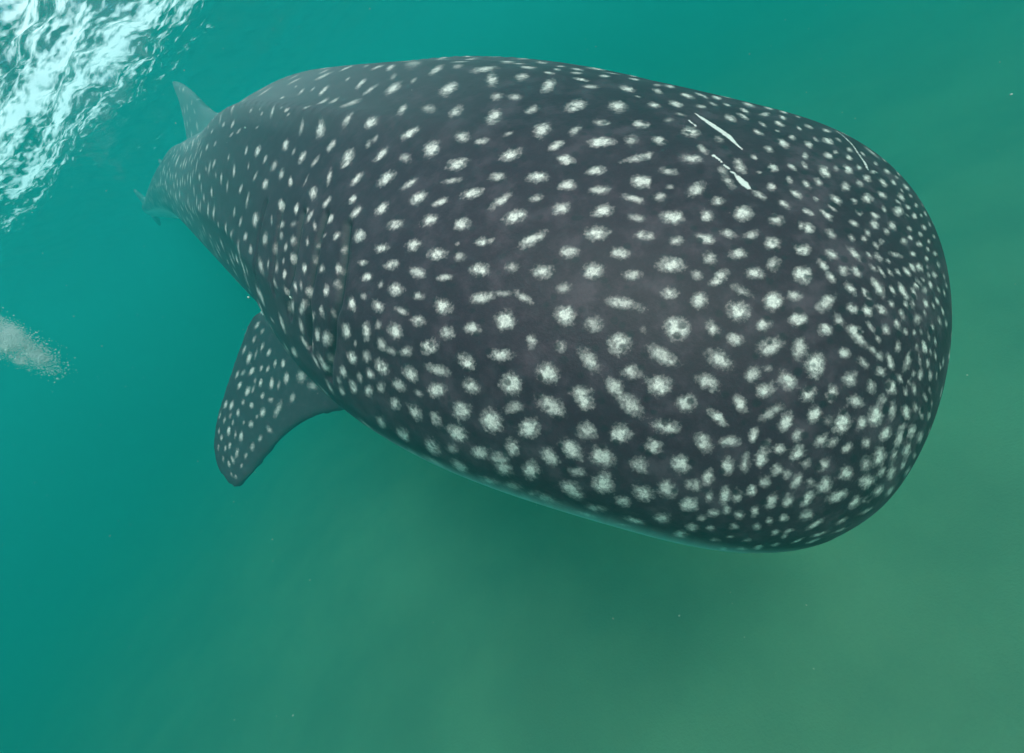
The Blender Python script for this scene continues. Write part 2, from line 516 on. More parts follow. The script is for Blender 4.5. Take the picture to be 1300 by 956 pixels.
# body coordinates of each vertex: station along the spine, left, up
st = np.empty(nv, np.int32)
SPd = SPINE[::2]
for a in range(0, nv, 60000):
    P = co[a:a+60000]
    d = (P ** 2).sum(1)[:, None] - 2 * P @ SPd.T + (SPd ** 2).sum(1)[None]
    st[a:a+60000] = d.argmin(1) * 2
rel = co - SPINE[st]
vq = Q[st]; vl = (rel * LEFT[st]).sum(1); vu = (rel * UP[st]).sum(1)
vang = np.arctan2(vu / np.maximum(RAD[st, 1], .05), vl / np.maximum(RAD[st, 0], .05))

# cell index for local queries
CELL = .12
lo = co.min(0) - 1
key = np.floor((co - lo) / CELL).astype(np.int64)
dims = key.max(0) + 3
flat = (key[:, 0] * dims[1] + key[:, 1]) * dims[2] + key[:, 2]
order = np.argsort(flat, kind='stable'); fs = flat[order]
def near(P, r):
    a = np.floor((P - r - lo) / CELL).astype(int); b = np.floor((P + r - lo) / CELL).astype(int)
    out = []
    for i in range(a[0], b[0] + 1):
        for j in range(a[1], b[1] + 1):
            f0 = (i * dims[1] + j) * dims[2]
            s = np.searchsorted(fs, f0 + a[2]); e = np.searchsorted(fs, f0 + b[2] + 1)
            if e > s: out.append(order[s:e])
    return np.concatenate(out) if out else np.empty(0, int)

print('T', round(time.time() - _T0, 1))
body_me.calc_loop_triangles()
bvh = BVHTree.FromPolygons([tuple(v) for v in V], [f for f in faces[:(N - 1) * MR]])   # plain body, for picking points
# the full skin (fins included) for picking
bmx = bmesh.new(); bmx.from_mesh(mesh_np('pick', verts, faces)); full_bvh = BVHTree.FromBMesh(bmx); bmx.free()
cam_v = Vector(CAM_POS)
def pick(x, y):
    d = Vector(px_ray(x, y)).normalized()
    loc, nrm, i, dist = full_bvh.ray_cast(cam_v, d)
    return (np.array(loc), np.array(nrm)) if loc is not None else (None, None)

spot_d = np.full(nv, -1.0); spot_b = np.zeros(nv)
centres = []
def seg_dist(P, A, B):
    ab = B - A; t = np.clip(((P - A) @ ab) / (ab @ ab + 1e-12), 0, 1)
    return np.linalg.norm(P - A - t[:, None] * ab, axis=1)
def paint_spot(A, B, r, bright, nrm=None):
    mid = (A + B) / 2; R = r * 2 + np.linalg.norm(B - A) / 2
    ix = near(mid, R)
    if not len(ix): return
    f = 1 - seg_dist(co[ix], A, B) / r
    if nrm is not None: f = np.where(no[ix] @ nrm > -.2, f, -1)
    up_ = f > spot_d[ix]
    j = ix[up_]; spot_d[j] = f[up_]; spot_b[j] = bright

#SPOTDATA
# each tile: (x, y of its corner in the photo, pixels per photo pixel, spots (x, y, half length, half width, tilt in degrees, paleness))
SPOT_TILES = [
(420, 60, 6.5, [(490,165,50,26,55,.9),(685,125,75,28,10,.4),(870,185,75,28,42,.8),(1125,68,75,10,0,1),(930,68,45,9,10,.5),(1045,150,45,25,10,.4),(140,260,85,12,58,.7),(245,300,65,20,48,1),(320,350,65,16,35,.8),(510,338,75,32,38,1),(685,270,45,18,55,.35),(970,340,80,42,32,1),(515,245,40,20,45,.3),(35,445,55,10,35,.6),(135,590,70,25,68,.75),(330,615,72,42,62,1),(590,520,85,28,52,.75),(810,510,60,38,0,.4),(1035,535,65,38,35,.8),(655,710,90,34,37,1),(1085,740,60,50,0,.7),(1240,780,65,28,15,.6),(830,840,75,50,40,.9),(310,800,40,25,60,.35),(370,755,38,20,50,.35),(15,800,50,22,65,.8),(145,900,75,40,62,1),(415,885,75,30,47,.95),(610,910,45,38,0,.45),(1050,950,85,32,12,.9),(290,150,35,15,40,.3)]),
(620, 60, 6.5, [(30,265,55,50,40,.85),(275,245,55,30,5,.85),(160,117,65,12,0,1),(325,165,65,11,-5,.9),(440,132,50,9,-5,.7),(500,208,55,10,-8,.9),(600,155,40,8,-5,.8),(565,182,35,9,-5,.5),(730,180,55,10,-8,.9),(730,211,50,10,-3,.7),(760,262,65,14,-10,1),(960,235,45,12,-3,.8),(1200,238,45,10,-5,.9),(1205,263,45,10,-10,.9),(850,325,65,15,-3,.6),(1145,340,65,24,-12,1),(1230,405,45,8,-15,.4),(495,315,65,42,35,.9),(65,405,55,32,15,.55),(220,410,60,28,0,.6),(360,515,60,32,25,.65),(720,480,85,45,12,.95),(1070,485,72,45,0,.95),(45,575,70,50,35,1),(445,670,70,48,25,.9),(715,680,60,30,30,.55),(560,810,75,34,32,.85),(930,622,68,26,-3,.8),(1245,635,60,32,-15,.85),(925,780,108,45,5,1),(1180,755,60,38,0,.45),(185,890,85,42,22,1),(640,925,65,35,-10,.85),(1210,920,110,30,12,.8),(165,710,50,22,25,.45)]),
(820, 60, 6.5, [(100,362,42,20,-20,.6),(225,290,62,11,-8,.9),(200,322,45,12,-12,.9),(95,310,35,10,-5,.4),(335,395,65,19,-17,1),(460,395,65,12,-25,.7),(75,475,55,22,-10,1),(245,465,58,26,-17,.85),(455,487,42,16,-8,.5),(555,467,42,14,-22,.6),(585,413,42,15,-20,1),(600,357,40,12,-12,.9),(465,352,25,8,-5,.5),(410,310,30,7,-10,.6),(670,410,35,12,-15,.6),(765,395,40,10,-15,.8),(670,475,35,10,-20,.6),(850,470,50,20,-20,.9),(810,517,48,16,-28,.95),(800,567,55,16,-28,.95),(915,420,45,10,-15,.8),(1010,500,45,18,-22,.95),(1045,468,35,10,-15,.7),(985,550,45,20,5,.6),(1140,535,42,16,-25,.95),(1205,513,32,9,-20,.9),(1255,572,25,14,-25,.8),(1130,580,32,15,-28,.8),(1100,627,48,20,-25,1),(965,635,40,16,-35,.7),(695,583,52,26,-22,.8),(925,697,48,20,-25,.85),(1265,665,40,15,-55,.8),(1085,690,25,15,-20,.5),(1210,740,32,20,-25,.7),(1140,795,55,28,-35,1),(1015,840,45,22,-30,.75),(890,905,35,20,-45,.6),(370,700,70,42,-12,.95),(110,765,60,32,-15,.75),(610,760,42,30,-30,.35),(190,600,40,22,0,.3),(20,895,50,32,30,.6),(375,920,85,40,-8,.85),(470,835,60,22,-35,.5),(15,640,25,25,0,.5),(760,945,45,30,-30,.8),(290,555,50,15,-15,.25)]),
(1020, 130, 6.5, [(65,135,42,10,-22,.9),(45,197,38,14,-22,.8),(190,232,38,15,-18,.8),(205,315,50,24,-28,1),(45,345,38,24,-35,.9),(100,300,55,15,-55,.4),(290,305,32,14,-35,.5),(210,437,40,24,-30,1),(270,412,28,18,-40,.6),(18,440,30,25,-40,.8),(375,455,32,22,-35,.9),(380,385,30,20,-30,.8),(370,548,48,28,-42,1),(180,567,60,38,-45,1),(270,545,35,22,-40,.35),(10,515,40,20,-60,.8),(125,655,45,28,-45,.7),(30,675,45,28,-40,.95),(350,692,45,36,-50,.75),(460,533,28,18,-35,.8),(585,572,35,18,-8,.7),(530,622,42,24,-38,1),(600,503,25,14,-45,.7),(465,665,32,24,-40,.5),(660,660,48,24,-42,1),(690,567,32,18,-25,.9),(750,660,32,18,-45,.8),(530,790,52,42,-30,1),(655,760,48,24,-35,.8),(275,797,65,30,-40,.95),(420,810,38,25,-35,.7),(105,797,28,16,-25,.7),(240,870,48,16,-38,.75),(40,902,52,22,-25,.95),(190,925,62,28,-40,.95),(460,905,35,22,-30,.8),(590,928,38,20,-30,.8),(670,878,32,18,-55,.7),(790,892,42,36,-40,1),(850,695,36,18,-40,1),(810,778,38,22,-45,.9),(780,815,28,12,-30,.5),(890,770,22,14,-30,.6),(935,847,24,20,-40,.9),(870,865,22,18,-40,.8),(950,785,20,12,-55,.7),(820,725,22,10,-45,.6),(790,590,28,12,-50,.7),(860,635,30,10,-55,.7),(770,615,20,10,-40,.5),(945,725,26,10,-60,.7),(730,497,32,12,-35,.9),(670,475,38,10,-55,.7),(560,405,75,11,-38,.6),(480,325,38,9,-28,.8),(590,400,32,8,-35,.6),(1005,760,26,10,-50,.7),(1035,865,26,12,-60,.8),(985,845,20,10,-60,.6),(920,935,28,20,-60,.9),(975,930,22,13,-60,.8),(1010,915,26,10,-60,.7),(860,940,20,14,-60,.7),(490,420,35,12,-60,.6)]),
(420, 207, 6.5, [(120,10,50,20,35,.9),(215,130,70,25,50,.95),(455,128,85,40,40,1),(645,172,90,25,33,.85),(1010,145,130,22,8,.5),(1165,250,95,40,18,1),(1040,20,85,35,12,.95),(720,285,80,42,32,1),(900,320,70,28,28,.85),(180,298,52,25,48,.95),(210,405,65,32,48,1),(418,375,65,38,40,1),(5,455,32,18,75,.8),(525,505,65,40,20,.75),(815,470,75,38,20,.95),(1080,505,70,48,15,.95),(48,600,45,24,60,.9),(237,597,58,45,60,1),(410,703,62,38,15,1),(675,678,68,45,25,1),(875,748,75,52,10,1),(1065,770,45,42,0,.4),(1250,650,65,38,10,.85),(95,705,40,18,75,.4),(58,870,42,26,85,.75),(118,855,60,12,75,.9),(265,822,38,26,5,.8),(505,838,58,38,15,.9),(715,905,75,42,-15,.75),(1235,880,80,60,0,1),(300,940,48,36,20,1),(935,945,65,28,5,.7),(1045,665,18,14,0,.4)]),
(620, 207, 6.5, [(75,112,72,35,8,.6),(405,110,90,42,5,.95),(650,180,75,42,10,.9),(880,60,75,36,8,.85),(1250,148,80,52,0,.95),(915,220,80,36,5,.7),(390,287,65,28,12,.55),(100,310,95,34,35,.75),(600,375,80,45,18,.85),(220,440,95,48,22,1),(940,390,85,48,12,.9),(1195,292,95,28,-15,.7),(1220,450,65,32,-10,.4),(890,580,95,58,5,1),(365,625,125,42,27,.85),(1260,595,60,40,0,.7),(665,730,75,46,0,.7),(1085,740,75,50,-10,.7),(10,645,45,20,30,.6),(190,858,55,45,0,.5),(450,893,90,60,5,.95),(865,890,85,60,10,.85),(1180,920,80,40,0,.55),(640,3,40,10,0,.7)]),
(820, 207, 6.5, [(190,68,75,32,-10,.5),(10,148,40,46,0,.9),(420,215,80,48,30,.8),(110,275,65,34,10,.55),(200,195,35,22,0,.3),(595,310,55,40,5,.75),(225,445,88,52,-5,.9),(505,440,55,45,-30,.8),(800,412,82,60,0,1),(1080,468,62,45,-10,.75),(675,580,62,34,-15,.7),(870,592,65,34,20,.6),(1050,665,65,55,-15,.85),(490,622,85,42,-15,.85),(255,640,62,42,0,.75),(25,602,50,34,-10,.7),(765,745,70,42,5,.85),(525,780,62,52,-30,.65),(1055,828,60,58,0,.65),(210,840,120,62,0,.95),(420,920,50,40,0,.4),(620,930,70,45,35,.75),(900,910,80,48,-5,.8),(1270,705,45,48,0,.85),(1270,910,55,55,0,.95),(780,35,65,40,-45,.75),(1050,38,50,32,-30,.9),(1210,30,42,20,-35,.7),(1040,195,45,30,-40,.7),(1185,135,38,26,-50,.75),(1240,255,58,28,-35,.95),(1140,335,52,28,-32,.8),(690,155,70,35,-45,.45),(630,60,45,30,-40,.35),(1285,515,30,40,0,.7),(935,262,65,26,-28,.6),(935,75,20,12,0,.5)]),
(1020, 277, 6.5, [(45,80,55,45,-30,.95),(15,258,48,48,0,.8),(240,300,52,36,-35,.85),(160,380,55,32,-45,.75),(230,483,50,32,-50,.75),(330,430,50,38,-50,.85),(15,470,68,52,90,1),(390,575,68,34,-45,.9),(195,690,90,55,40,.7),(445,440,60,28,-55,.6),(520,620,65,22,-58,.65),(620,570,85,35,-58,1),(420,290,75,28,-45,.75),(620,320,52,22,-50,.8),(545,305,40,14,-55,.6),(650,440,55,16,-55,.75),(575,410,45,18,-50,.4),(720,445,40,18,-55,.6),(785,443,42,16,-52,.85),(855,437,48,22,-50,.95),(705,352,25,12,-40,.6),(900,405,40,20,-55,.85),(965,402,42,26,-55,.85),(740,595,52,18,-62,.8),(825,600,68,24,-62,.95),(915,615,52,16,-65,.75),(935,557,32,16,-55,.75),(955,522,38,14,-50,.75),(735,705,42,20,-68,.7),(850,712,40,18,-60,.7),(910,708,42,18,-75,.6),(820,795,52,24,-65,.85),(780,872,48,27,-70,.85),(945,830,42,36,-80,.5),(1018,705,45,20,-68,.9),(1010,590,35,30,-60,.4),(1055,550,38,18,-60,.8),(1085,465,32,20,-65,.9),(1040,465,30,16,-65,.7),(1020,330,28,22,-60,.85),(910,290,35,22,-20,.8),(960,212,32,24,-50,.8),(1000,75,30,20,-60,.9),(1030,255,20,16,-60,.7),(1090,290,26,20,-60,.7),(1080,150,20,14,-70,.7),(1040,190,25,14,-70,.7),(970,130,26,18,-60,.6),(885,160,26,18,-30,.7),(1115,385,30,18,-80,.5),(410,745,58,36,-35,.7),(535,765,55,34,-60,.95),(645,750,58,30,-40,.7),(295,840,65,38,-60,.5),(190,920,58,50,0,.75),(430,930,70,50,-30,.85),(560,900,60,20,-55,.6),(685,920,48,34,-60,.85),(1070,895,38,16,-75,.9),(1005,780,30,14,-70,.6),(1110,680,38,14,-68,.8),(1155,765,42,12,-70,.8),(1130,850,36,12,-75,.6),(1185,870,36,10,-80,.6),(1075,715,32,12,-70,.6),(1120,590,32,12,-68,.6),(1170,620,32,10,-75,.6),(1185,555,30,10,-75,.5),(1165,480,25,10,-75,.5),(1030,400,22,14,-65,.6),(990,505,22,12,-60,.6),(920,940,25,18,-80,.6),(975,935,25,14,-80,.5),(850,940,30,20,-80,.6),(1070,35,22,12,-65,.6),(1045,50,22,12,-65,.6),(5,825,45,35,90,.7),(230,130,55,35,-40,.6),(420,40,50,25,-30,.8),(590,50,40,30,-40,.7),(530,120,35,25,-50,.6),(505,165,35,25,-50,.6),(400,160,40,25,-50,.6),(650,190,25,20,-50,.6),(740,60,40,30,-50,.7),(770,300,60,20,-20,.7),(830,190,35,30,-50,.7),(690,110,30,25,-50,.6),(880,85,26,18,-40,.7),(600,220,35,20,-50,.6)]),
(420, 354, 6.5, [(175,208,58,35,-85,1),(272,145,32,24,90,.4),(385,222,55,45,-60,.9),(538,88,60,55,0,1),(410,42,38,28,80,.4),(45,45,38,25,90,.4),(725,140,45,40,0,.65),(918,222,78,62,-20,1),(1240,155,85,50,15,.75),(585,265,75,28,-20,.6),(722,345,62,45,-10,.75),(128,437,62,36,-80,.95),(287,437,80,32,-85,.95),(385,380,42,26,-85,.4),(520,428,68,58,-60,1),(415,535,60,36,-65,.6),(500,595,65,30,-25,.4),(620,600,55,45,0,.65),(965,445,58,52,0,.55),(800,565,68,60,0,.95),(205,530,30,16,90,.4),(290,640,55,34,-85,.55),(172,655,60,36,-70,1),(415,725,68,45,-65,.9),(97,768,50,28,-75,.9),(238,812,48,28,-75,.5),(318,782,50,28,-70,.8),(655,785,75,52,-50,.85),(880,750,110,45,-20,.6),(180,895,60,30,-80,.9),(310,925,50,36,-80,.8),(412,900,50,34,80,.45),(560,880,65,45,-40,.55),(870,920,70,60,0,.85),(1120,690,85,55,-50,.95),(1155,885,80,52,-50,.85),(1170,410,65,50,-20,.75),(720,945,45,25,-30,.4),(65,840,35,20,-70,.35),(90,930,40,24,-65,.6)]),
(620, 354, 6.5, [(15,140,40,35,0,.55),(295,155,85,34,-35,.6),(120,120,90,25,0,.3),(620,75,65,45,10,.35),(630,300,85,75,-30,1),(865,375,72,68,60,.5),(1120,205,150,48,-10,.7),(135,350,80,75,0,.95),(100,630,95,48,0,.85),(595,560,45,48,0,.5),(1080,535,95,85,20,1),(830,670,110,65,-50,.75),(490,780,92,78,-20,.9),(185,870,88,85,0,.9),(1175,770,85,58,0,.65),(770,935,80,50,0,.8),(1050,900,90,60,-40,.65),(360,510,60,45,90,.7),(1280,420,30,35,0,.25)]),
(820, 354, 6.5, [(195,118,75,48,0,.85),(440,180,68,68,-50,.8),(585,20,60,38,15,.8),(760,262,92,78,-20,1),(790,95,100,36,-25,.5),(1050,182,72,70,90,.9),(1230,140,62,45,-20,.65),(255,405,95,88,-40,.95),(550,405,75,55,-50,.8),(975,380,58,52,0,.75),(1255,330,60,60,0,.85),(735,500,70,50,-25,.6),(1030,560,110,65,18,.75),(590,655,125,65,-28,.8),(145,635,140,60,-28,.65),(510,850,120,62,-32,.75),(110,880,100,80,-15,.95),(875,790,70,60,30,.6),(1170,835,85,62,-50,.8),(985,920,75,60,20,.85),(1265,570,85,60,90,.65),(1010,740,40,28,0,.3)]),
(1020, 424, 6.5, [(100,250,100,75,80,1),(340,150,52,42,-30,.75),(470,45,100,42,-45,.85),(570,130,55,30,-50,.45),(500,240,65,34,-48,.75),(620,40,48,20,-60,.7),(390,370,72,55,50,.9),(630,180,48,38,-60,.55),(640,310,48,38,-50,.75),(722,225,68,28,-78,.8),(785,105,55,25,85,.6),(865,230,105,32,72,.7),(240,490,70,52,70,.9),(440,558,68,52,-20,.75),(570,440,60,44,-70,.85),(733,443,58,42,-70,.85),(45,495,70,55,40,.85),(660,540,42,38,60,.35),(95,665,78,60,60,.85),(320,740,95,68,70,1),(605,680,85,58,80,.95),(485,740,62,38,70,.7),(740,635,85,32,80,.7),(855,648,58,38,-85,.85),(800,365,48,20,-65,.75),(850,480,42,22,-75,.75),(928,465,46,20,-80,.7),(975,335,42,26,85,.85),(1005,110,55,20,-78,.95),(945,115,42,15,-80,.6),(970,225,48,15,-78,.7),(1033,240,40,18,85,.55),(1055,345,46,18,85,.8),(1012,520,52,20,-75,.9),(915,325,32,16,85,.5),(878,395,25,12,85,.5),(1050,465,40,13,-80,.6),(1095,180,42,12,-80,.6),(1055,150,28,12,-80,.4),(1095,60,42,12,-78,.6),(1135,270,35,8,-85,.6),(1105,345,35,8,85,.5),(980,660,60,18,-78,.7),(930,610,48,18,-80,.4),(1045,670,48,15,85,.5),(1065,580,35,10,85,.5),(685,830,75,48,60,.8),(800,860,80,32,75,.8),(905,805,55,32,75,.8),(970,855,48,22,75,.55),(1045,800,35,12,80,.55),(830,770,35,22,50,.4),(145,885,75,48,50,.65),(245,900,60,42,30,.5),(365,945,60,40,30,.7),(205,720,45,40,60,.35),(520,900,50,40,60,.7),(870,940,42,25,60,.7),(1160,230,45,8,85,.6),(1040,20,40,12,-75,.6)]),
(480, 501, 6.5, [(135,75,55,42,-70,.7),(305,145,80,50,-60,.8),(470,200,75,42,-65,.5),(690,135,75,70,-20,.8),(930,220,95,80,-60,.95),(25,230,60,32,-60,.65),(205,340,65,38,-45,.75),(445,440,80,50,-55,.75),(645,315,90,58,-35,.85),(1245,280,85,80,0,.9),(1115,110,75,50,15,.4),(840,480,75,50,0,.75),(1000,530,80,60,-20,.5),(1105,440,75,55,-70,.7),(1030,610,80,60,-40,.65),(1260,630,75,80,0,.85),(660,590,85,35,-35,.65),(290,490,80,20,-45,.5),(460,590,80,16,-35,.35),(910,715,80,25,-20,.65),(770,720,60,12,-20,.4),(1110,760,70,30,-15,.35),(1210,860,70,15,-20,.4),(610,450,50,40,-20,.3),(1270,820,40,25,-20,.5)]),
(680, 501, 6.5, [(130,105,125,70,-30,.65),(400,55,90,60,-45,.95),(770,80,140,70,-42,.65),(1240,75,90,75,20,.7),(1085,265,110,60,-5,.75),(420,295,88,75,-20,.6),(690,320,85,78,-10,.9),(970,425,80,68,0,.7),(290,455,105,65,-45,.85),(115,520,85,60,-50,.65),(555,515,105,75,-20,.7),(860,580,75,65,-30,.75),(1205,580,80,75,0,.8),(555,735,85,85,-30,.9),(300,790,105,60,-35,.75),(885,820,90,70,-30,.9),(1085,780,80,70,-45,.65),(715,885,75,45,-10,.65),(1260,910,65,60,0,.8),(1265,745,40,40,0,.4),(340,640,75,45,-10,.35),(90,860,130,30,-25,.4)]),
(680, 580, 6.5, [(410,480,90,16,-15,.7),(820,530,85,24,-15,.75),(1045,510,70,42,-5,.7),(710,565,70,12,-10,.6),(1200,645,60,28,0,.75),(60,350,90,18,-25,.5),(500,430,80,30,-10,.35),(1285,590,35,30,0,.6)]),
(880, 501, 6.5, [(390,75,90,48,-62,.75),(640,150,110,45,35,.35),(205,185,95,42,-42,.95),(760,230,90,52,55,.8),(500,330,72,42,75,.85),(85,410,90,62,-60,.7),(305,385,80,50,5,.55),(865,340,62,45,55,.5),(870,480,70,58,55,.85),(715,450,46,46,0,.75),(610,410,50,30,55,.35),(570,530,75,48,70,.8),(430,570,90,45,80,.6),(290,595,78,50,85,.85),(125,680,65,45,70,.85),(20,750,45,50,0,.45),(690,625,52,45,60,.7),(775,660,45,38,60,.55),(945,570,55,42,50,.55),(1085,575,70,42,45,.8),(860,715,70,42,65,.7),(975,725,40,35,60,.4),(1095,745,65,52,50,.75),(595,725,50,50,60,.55),(485,795,48,45,60,.85),(260,840,72,42,75,.8),(365,840,65,38,80,.55),(135,850,52,35,85,.6),(650,885,80,48,60,.8),(785,885,65,45,60,.7),(945,870,75,42,50,.95),(1195,845,95,45,25,.85),(1265,650,60,55,60,.85),(15,910,50,30,90,.6)]),
(1000, 560, 6.5, [(770,130,85,55,75,.9),(880,130,60,32,75,.65),(990,85,55,35,80,.8),(655,190,65,48,70,.6),(665,340,68,50,30,.9),(785,260,52,34,60,.6),(865,265,62,34,70,.75),(755,415,60,35,50,.8),(560,515,68,38,45,.9),(960,200,48,20,70,.55),(995,255,50,15,60,.5),(850,420,55,15,50,.5),(660,490,35,30,40,.4),(660,580,70,14,30,.5),(455,665,60,22,25,.65),(235,690,85,22,30,.75),(155,620,65,40,15,.6),(265,775,75,12,20,.6),(85,830,60,12,20,.7),(210,835,70,10,20,.55),(440,740,90,8,20,.5),(1055,125,30,15,70,.5),(20,745,45,14,20,.5),(910,15,35,28,60,.6)]),
(840, 580, 6.5, [(430,465,50,34,0,.7),(535,445,40,35,80,.55),(645,485,45,40,0,.75),(770,455,52,35,75,.75),(890,535,38,32,30,.7),(1010,510,46,36,40,.75),(250,590,55,35,-5,.5),(155,645,55,22,-5,.75),(405,590,40,25,0,.6),(790,580,40,30,20,.6),(600,580,40,28,0,.5),(570,665,40,14,0,.7),(440,690,45,16,-5,.6),(700,700,40,18,10,.6),(660,765,45,14,0,.7),(510,765,40,12,-5,.7),(800,755,40,18,10,.7),(940,630,40,25,25,.7),(1015,665,35,18,30,.6),(330,510,45,30,0,.4),(940,730,40,16,20,.6)]),
(230, 90, 6.5, [(1175,160,62,16,48,1),(990,172,45,14,55,.9),(945,130,25,12,60,.6),(1085,150,60,9,55,.5),(835,228,40,14,52,.95),(865,320,52,14,42,.95),(1175,260,60,13,38,.8),(1260,250,50,9,32,.6),(580,325,32,11,60,.8),(670,355,48,11,50,.9),(650,310,35,8,55,.5),(885,360,55,11,40,.6),(820,300,30,8,50,.4),(350,445,26,12,60,.7),(425,440,40,9,65,.8),(475,495,32,9,55,.8),(255,500,25,10,65,.8),(222,460,22,10,80,.7),(415,525,30,8,50,.5),(625,467,22,8,45,.6),(212,630,32,9,75,.9),(280,600,28,8,65,.5),(1000,470,70,15,75,.5),(1155,490,72,34,68,1),(860,612,50,25,75,1),(628,665,52,20,72,1),(537,650,48,11,78,.7),(692,725,38,13,70,.6),(765,780,50,22,70,.5),(995,712,62,25,65,.95),(1235,620,55,22,60,.8),(1105,750,60,16,55,.65),(825,850,45,20,72,.6),(930,660,40,12,70,.3),(1220,880,72,20,78,.75),(690,935,45,24,78,1),(900,915,45,18,90,.85),(610,870,50,10,65,.45),(435,820,52,12,85,.95),(270,765,40,9,72,.85),(330,890,55,9,88,.8),(205,805,25,8,90,.5),(150,875,35,9,90,.7),(390,710,32,7,82,.5),(555,780,40,9,82,.35),(1030,900,70,8,65,.4),(130,540,28,7,85,.5),(110,335,26,8,-75,.7),(285,860,30,7,90,.35),(1010,290,40,10,55,.4)]),
(230, 237, 6.5, [(1088,50,58,30,80,1),(1200,128,58,20,52,.95),(820,150,50,20,88,.75),(950,180,50,20,82,.95),(1035,190,32,18,80,.6),(1060,245,50,15,62,.7),(545,110,70,10,80,.55),(438,210,45,10,85,.8),(490,20,40,12,75,.8),(250,45,42,9,-88,.9),(188,90,38,9,-85,.6),(140,175,50,10,-82,.8),(95,210,35,9,-80,.6),(50,265,30,8,-80,.5),(610,272,62,24,83,1),(820,315,38,30,45,.6),(1225,265,52,25,65,1),(1100,325,42,17,90,.7),(490,290,42,12,80,.6),(533,412,42,16,85,.75),(362,345,55,9,88,.9),(300,315,45,8,-78,.7),(408,390,40,10,80,.6),(690,430,58,22,85,.5),(825,400,35,18,90,.4),(775,510,55,22,90,.75),(862,500,38,14,82,.6),(918,440,45,18,85,.55),(1040,455,42,15,88,.85),(1120,475,32,18,70,.65),(990,350,32,8,80,.6),(575,520,42,15,90,.6),(460,600,95,15,88,.9),(655,650,68,22,-85,.65),(545,690,80,12,-88,.5),(915,585,45,20,-85,.85),(1017,675,48,20,88,.95),(1160,678,42,26,90,.75),(855,725,46,17,88,.85),(790,670,50,16,88,.45),(1090,600,45,18,85,.35),(385,620,60,9,-85,.6),(340,680,70,7,-78,.6),(765,790,50,16,-75,.5),(940,825,45,16,-85,.8),(990,820,42,13,90,.5),(1045,870,48,24,88,.8),(1197,860,52,26,88,.95),(650,890,75,16,-68,.8),(565,860,90,9,-75,.5),(420,830,80,7,-62,.5),(860,870,55,10,-75,.6),(720,640,50,8,88,.4),(845,615,30,10,85,.4),(745,270,50,8,88,.35),(925,305,35,22,40,.3),(1185,400,28,14,50,.35),(240,410,30,5,-60,.5),(1280,800,35,16,80,.4)]),
(330, 354, 6.5, [(500,268,50,23,-85,.9),(435,320,45,16,88,.55),(345,235,62,22,88,.7),(270,230,55,12,-80,.6),(235,225,55,12,-78,.5),(475,462,60,22,88,.8),(550,490,65,36,85,.65),(340,390,65,16,-80,.6),(420,525,60,17,-78,.75),(360,520,70,13,-65,.6),(520,710,100,20,-65,.7),(565,680,55,20,-80,.45),(455,675,65,11,-62,.6),(585,280,50,14,90,.25),(570,890,75,14,-65,.6),(200,100,50,12,-80,.4),(15,170,60,14,-70,.6),(100,340,60,8,-50,.5)]),
(240, 380, 3.823, [(330,125,22,9,65,.8),(355,155,18,8,65,.6),(315,195,22,8,70,.5),(355,230,22,9,75,.7),(290,285,32,12,75,.95),(268,245,25,7,70,.6),(388,258,22,9,70,.8),(325,265,28,6,75,.4),(305,348,22,11,60,.8),(350,335,18,8,70,.7),(382,338,18,8,70,.7),(418,308,20,8,78,.8),(456,312,22,10,85,.85),(510,260,26,14,-70,.8),(472,385,32,14,82,.75),(545,375,32,24,90,.5),(401,408,30,11,82,.9),(347,405,24,9,75,.85),(435,418,24,8,80,.5),(285,445,26,12,70,.95),(245,418,22,9,65,.8),(310,440,20,7,70,.5),(232,365,22,8,70,.6),(357,465,18,9,70,.8),(397,488,16,12,0,.45),(432,535,42,14,65,.55),(502,478,24,14,70,.45),(303,515,18,11,90,.8),(357,550,22,13,80,.85),(238,550,20,9,85,.8),(205,515,22,9,70,.8),(177,510,22,8,70,.8),(262,500,16,9,80,.45),(300,607,20,12,88,.9),(192,637,24,9,85,.95),(253,665,26,10,85,.9),(225,660,24,7,85,.6),(345,672,18,11,80,.5),(390,632,20,14,-60,.5),(307,715,22,11,75,.5),(157,672,18,7,85,.7),(197,710,18,8,85,.75),(232,748,22,9,80,.8),(175,725,16,6,85,.7),(192,795,18,7,-75,.8),(212,778,20,8,-70,.7),(275,760,16,9,75,.5),(165,775,20,6,-80,.6),(172,585,20,7,80,.5),(213,598,16,6,85,.5),(265,600,12,6,80,.5),(255,808,14,8,70,.45),(320,395,14,7,80,.35),(262,355,18,8,60,.35),(205,850,14,6,-70,.5),(225,860,14,7,-70,.5),(600,420,25,20,0,.35),(145,640,18,5,85,.6),(142,720,16,5,88,.6),(150,560,20,5,75,.5),(330,570,14,8,80,.35),(200,565,14,7,80,.4)]),
]
GILLS = [[(441, 285), (437, 330), (429, 385), (421, 440), (417, 480)], [(413, 272), (404, 300), (397, 345), (392, 400), (392, 440)],
         [(384, 270), (376, 310), (370, 350), (368, 400)], [(358, 262), (350, 300), (346, 340), (346, 370)], [(337, 258), (329, 290), (325, 325), (326, 355)]]
SCARS = [[(883, 144, .8), (893, 151, 2.6), (908, 161, 3.6), (925, 173, 3.6), (934, 182, 2.0), (942, 189, .8)],
         [(905, 196, .7), (916, 205, .8), (927, 216, .7), (934, 222, 1.6)], [(936, 224, 3.0), (945, 233, 4.6), (951, 239, 2.4)],
         [(872, 151, .6), (884, 160, .6)], [(1062, 166, .6), (1081, 182, .9), (1090, 195, .8), (1098, 206, 2.0), (1102, 215, .6)]]
